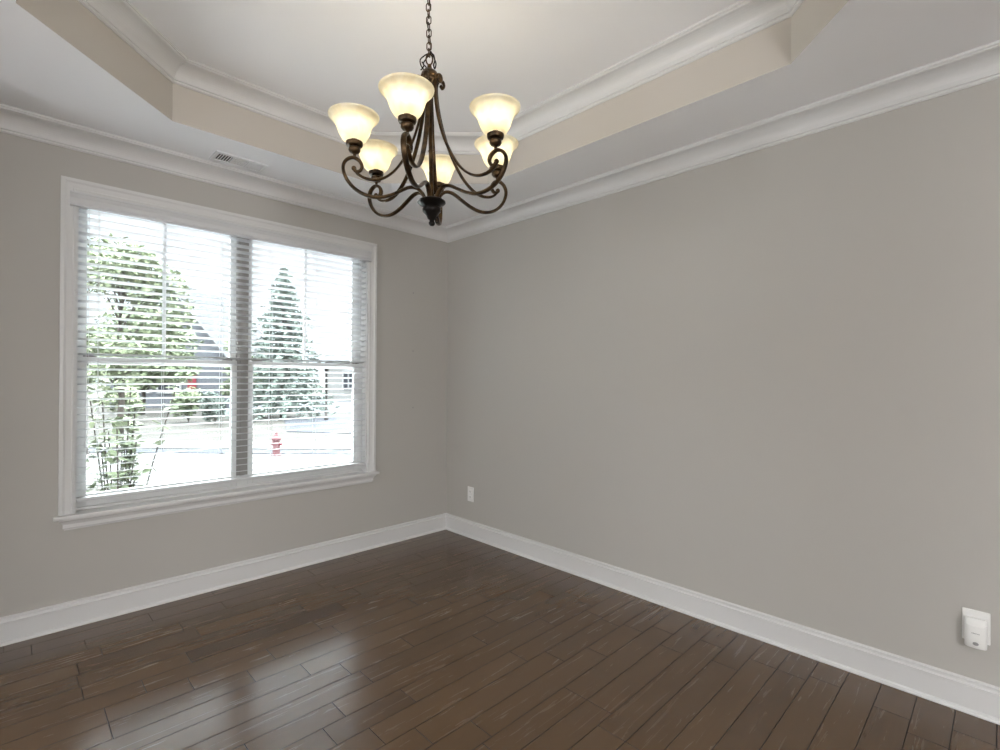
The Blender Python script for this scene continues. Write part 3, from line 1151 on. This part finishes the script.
broad_tree('leafy_tree', -12.9, 17.0, 6.6, 2.7, 7000, .12, LEAF_P, 'tall pale green leafy tree outside the left half of the window', None, 5)
broad_tree('leafy_tree', -18.2, 25.5, 5.4, 3.0, 7000, .16, LEAF_M, 'lower green leafy tree seen behind the tall pale tree at the left', None, 8)
broad_tree('leafy_tree', -13.6, 26.5, 4.0, 1.7, 4000, .15, LEAF_M, 'distant bushy green tree just left of the window mullion', None, 9)
for s_, d_, h_, c_, lb, sd in ((-34.0, 40, 5.6, 3.0, 'far green tree at the left edge of the window view', 41), (-28.5, 42, 5.0, 3.0, 'far green tree behind the grey house gable end', 42)):
    broad_tree('leafy_tree', s_, d_, h_, c_, 2500, .25, LEAF_M, lb, None, sd)
conifer(-10.4, 24.0, 7.2, 2.5, 'blue-green conifer outside the right half of the window', 4)
for i, (s, d, h, w_, mm, lb) in enumerate([
        (-15.9, 21.2, 1.6, .8, LEAF_P, 'rounded pale green shrub at the left in front of the far house'),
        (-13.3, 21.4, 1.5, .8, LEAF_M, 'rounded green shrub below the dark house windows'),
        (-11.6, 20.4, 1.4, .55, LEAF_D, 'dark green shrub just left of the window mullion'),
        (-7.6, 29.0, 1.6, 1.2, LEAF_M, 'green shrub right of the conifer before the pale house'),
]):
    shrub(s, d, h, w_, 1500, .10, mm, lb, 20 + i)

# foreground leafy plant just outside the glass, thin stems with broad leaves
rng = random.Random(31)
b0 = Vector((-2.30, 1.05, ZG + .06))
fp = tag(empty('leafy_plant', b0), 'tall thin-stemmed leafy plant growing right outside the lower left of the window', 'plant')
bm = bmesh.new()
tips = []
for k in range(17):
    an = rng.uniform(0, 2 * PI)
    sp_ = rng.uniform(.08, .38)
    hh = rng.uniform(1.15, 1.85)
    pts = spline([b0 + Vector((rng.uniform(-.1, .1), rng.uniform(-.1, .1), 0)), b0 + Vector((math.cos(an) * sp_ * .4, math.sin(an) * sp_ * .3, hh * .5)), b0 + Vector((math.cos(an) * sp_, math.sin(an) * sp_ * .6, hh))], 6)
    tube(bm, pts, .005, 6)
    tips.append(pts)
link('stem', bm, BARK, fp)
bm = bmesh.new()
for pts in tips:
    for p in pts[3:]:
        for _ in range(7):
            d = Vector((rng.uniform(-1, 1), rng.uniform(-1, 1), rng.uniform(-.5, .5))).normalized()
            e_ = d.cross(Vector((0, 0, 1)))
            e_ = (e_.normalized() + Vector((0, 0, rng.uniform(-.4, .4)))).normalized()
            L = rng.uniform(.05, .10)
            q = p + d * .01
            v = [q, q + d * L * .35 + e_ * L * .28, q + d * L * .7 + e_ * L * .22, q + d * L, q + d * L * .7 - e_ * L * .22, q + d * L * .35 - e_ * L * .28]
            bm.faces.new([bm.verts.new(x) for x in v])
link('foliage', bm, LEAF_M, fp)


def house(name, s0, s1, d0, d1, zw, zr, wall_m, label, wins, door=None, ridge='d', gable_trim=True):
    """gabled house; front faces the viewer at depth d0. wins = (s, z0, w, h)"""
    t_ = tag(empty(name, ex((s0 + s1) / 2, d0, ZG)), label, 'house')
    bm = bmesh.new()
    P_ = [ex(s0, d0), ex(s1, d0), ex(s1, d1), ex(s0, d1)]
    lo_ = [bm.verts.new(Vector((p.x, p.y, ZG))) for p in P_]
    hi_ = [bm.verts.new(Vector((p.x, p.y, zw))) for p in P_]
    for i in range(4):
        j = (i + 1) % 4
        bm.faces.new((lo_[i], lo_[j], hi_[j], hi_[i]))
    if ridge == 'd':
        sm = (s0 + s1) / 2
        g0, g1 = bm.verts.new(ex(sm, d0, zr - .1)), bm.verts.new(ex(sm, d1, zr - .1))
        bm.faces.new((hi_[0], hi_[1], g0))
        bm.faces.new((hi_[2], hi_[3], g1))
    link('wall', bm, wall_m, t_)
    bm = bmesh.new()
    oh = .35
    if ridge == 'd':
        sm = (s0 + s1) / 2
        sl_ = (zr - zw) / (sm - s0)
        q = [(s0 - oh, zw - oh * sl_), (sm, zr), (s1 + oh, zw - oh * sl_)]
        for (sa, za), (sb, zb_) in ((q[0], q[1]), (q[1], q[2])):
            vs = []
            for dd in (d0 - oh, d1 + oh):
                for s_, z_ in ((sa, za), (sb, zb_)):
                    vs.append(bm.verts.new(ex(s_, dd, z_)))
                    vs.append(bm.verts.new(ex(s_, dd, z_ + .14)))
            for f in ((0, 2, 6, 4), (1, 3, 7, 5), (0, 1, 3, 2), (4, 5, 7, 6), (0, 1, 5, 4), (2, 3, 7, 6)):
                bm.faces.new([vs[i] for i in f])
    else:
        dm = (d0 + d1) / 2
        sl_ = (zr - zw) / (dm - d0)
        q = [(d0 - oh, zw - oh * sl_), (dm, zr), (d1 + oh, zw - oh * sl_)]
        for (sa, za), (sb, zb_) in ((q[0], q[1]), (q[1], q[2])):
            vs = []
            for ss in (s0 - oh, s1 + oh):
                for s_, z_ in ((sa, za), (sb, zb_)):
                    vs.append(bm.verts.new(ex(ss, s_, z_)))
                    vs.append(bm.verts.new(ex(ss, s_, z_ + .14)))
            for f in ((0, 2, 6, 4), (1, 3, 7, 5), (0, 1, 3, 2), (4, 5, 7, 6), (0, 1, 5, 4), (2, 3, 7, 6)):
                bm.faces.new([vs[i] for i in f])
        # gable infill
        bm3 = bmesh.new()
        for ss in (s0, s1):
            bm3.faces.new([bm3.verts.new(ex(ss, d0, zw)), bm3.verts.new(ex(ss, d1, zw)), bm3.verts.new(ex(ss, dm, zr))])
        link('gable', bm3, wall_m, t_)
    link('roof', bm, ROOF, t_)
    for s_, z0, w_, h_ in wins:
        bm = bmesh.new()

        def fb(a0, a1, b0_, b1, dep0, dep1):
            vs = [bm.verts.new(ex(a, d0 - dd, z)) for a in (a0, a1) for dd in (dep0, dep1) for z in (b0_, b1)]
            for f in ((0, 1, 3, 2), (4, 6, 7, 5), (0, 4, 5, 1), (2, 3, 7, 6), (0, 2, 6, 4), (1, 5, 7, 3)):
                bm.faces.new([vs[i] for i in f])
        fb(s_, s_ + .1, z0, z0 + h_, -.01, .08)
        fb(s_ + w_ - .1, s_ + w_, z0, z0 + h_, -.01, .08)
        fb(s_, s_ + w_, z0, z0 + .1, -.01, .08)
        fb(s_, s_ + w_, z0 + h_ - .1, z0 + h_, -.01, .08)
        fb(s_ + w_ / 2 - .04, s_ + w_ / 2 + .04, z0, z0 + h_, -.01, .06)
        wf = link('window', bm, WHITEP, t_)
        bm = bmesh.new()
        fb(s_ + .1, s_ + w_ - .1, z0 + .1, z0 + h_ - .1, -.01, .03)
        link('pane', bm, WINDK, wf)
    if door:
        s_, w_, h_ = door
        bm = bmesh.new()
        vs = [bm.verts.new(ex(a, d0 - dd, z)) for a in (s_, s_ + w_) for dd in (0.0, .06) for z in (ZG + .3, ZG + .3 + h_)]
        for f in ((0, 1, 3, 2), (4, 6, 7, 5), (0, 4, 5, 1), (2, 3, 7, 6), (0, 2, 6, 4), (1, 5, 7, 3)):
            bm.faces.new([vs[i] for i in f])
        link('door', bm, REDP, t_)
    return t_


house('house', -24.0, -16.5, 30.5, 38, 2.4, 7.0, SIDING2, 'grey gabled house with red door behind the trees in the left half of the window',
      [(-23.0, .3, 1.8, 1.6), (-20.9, .3, 1.5, 1.5), (-22.0, 3.0, 1.3, 1.2)], door=(-19.0, .5, 2.0))
house('house', -14.0, -6.5, 40, 48, 2.7, 4.6, SIDING, 'pale sided house with small dark windows at the right edge of the window view',
      [(-12.6, .4, 1.0, 1.5), (-10.9, .4, 1.3, 1.5), (-8.9, .4, 1.0, 1.5)], ridge='s')

# utility post and hydrant across the street
b0 = ex(-7.9, 22.8, ZG)
up_ = tag(empty('lamp_post', b0), 'slim dark post standing before the pale house on the right', 'post')
bm = bmesh.new()
lathe(bm, [(0, 0), (.10, 0), (.10, .1), (.05, .16), (.04, 2.1), (.055, 2.13), (.055, 2.17), (0, 2.2)], b0, 12, cap=False)
link('pole', bm, BRONZE_DK, up_, True)
bm = bmesh.new()
lathe(bm, [(0, 2.18), (.08, 2.2), (.11, 2.42), (.14, 2.44), (.03, 2.54), (0, 2.58)], b0, 8, cap=False)
link('lantern', bm, BRONZE_DK, up_)
b0 = ex(-5.55, 12.45, ZG + .02)
hy = tag(empty('fire_hydrant', b0), 'small faded red hydrant standing at the street edge right of the mullion', 'hydrant')
bm = bmesh.new()
lathe(bm, [(0, 0), (.13, 0), (.13, .03), (.085, .05), (.085, .38), (.11, .39), (.11, .43), (.085, .44), (.07, .50), (.03, .54), (.03, .57), (0, .57)], b0, 16, cap=False)
link('barrel', bm, mat('faded_red_paint', (0.06, 0.028, 0.03), .6, spec=0.06), hy, True, 40)
for sx in (-1, 1):
    bm = bmesh.new()
    q = Vector((RT.x, RT.y, 0)).normalized() * sx
    tube(bm, [b0 + Vector((0, 0, .30)) + q * .05, b0 + Vector((0, 0, .30)) + q * .14], .04, 10)
    link('nozzle_cap', bm, REDP, hy, True, 40)
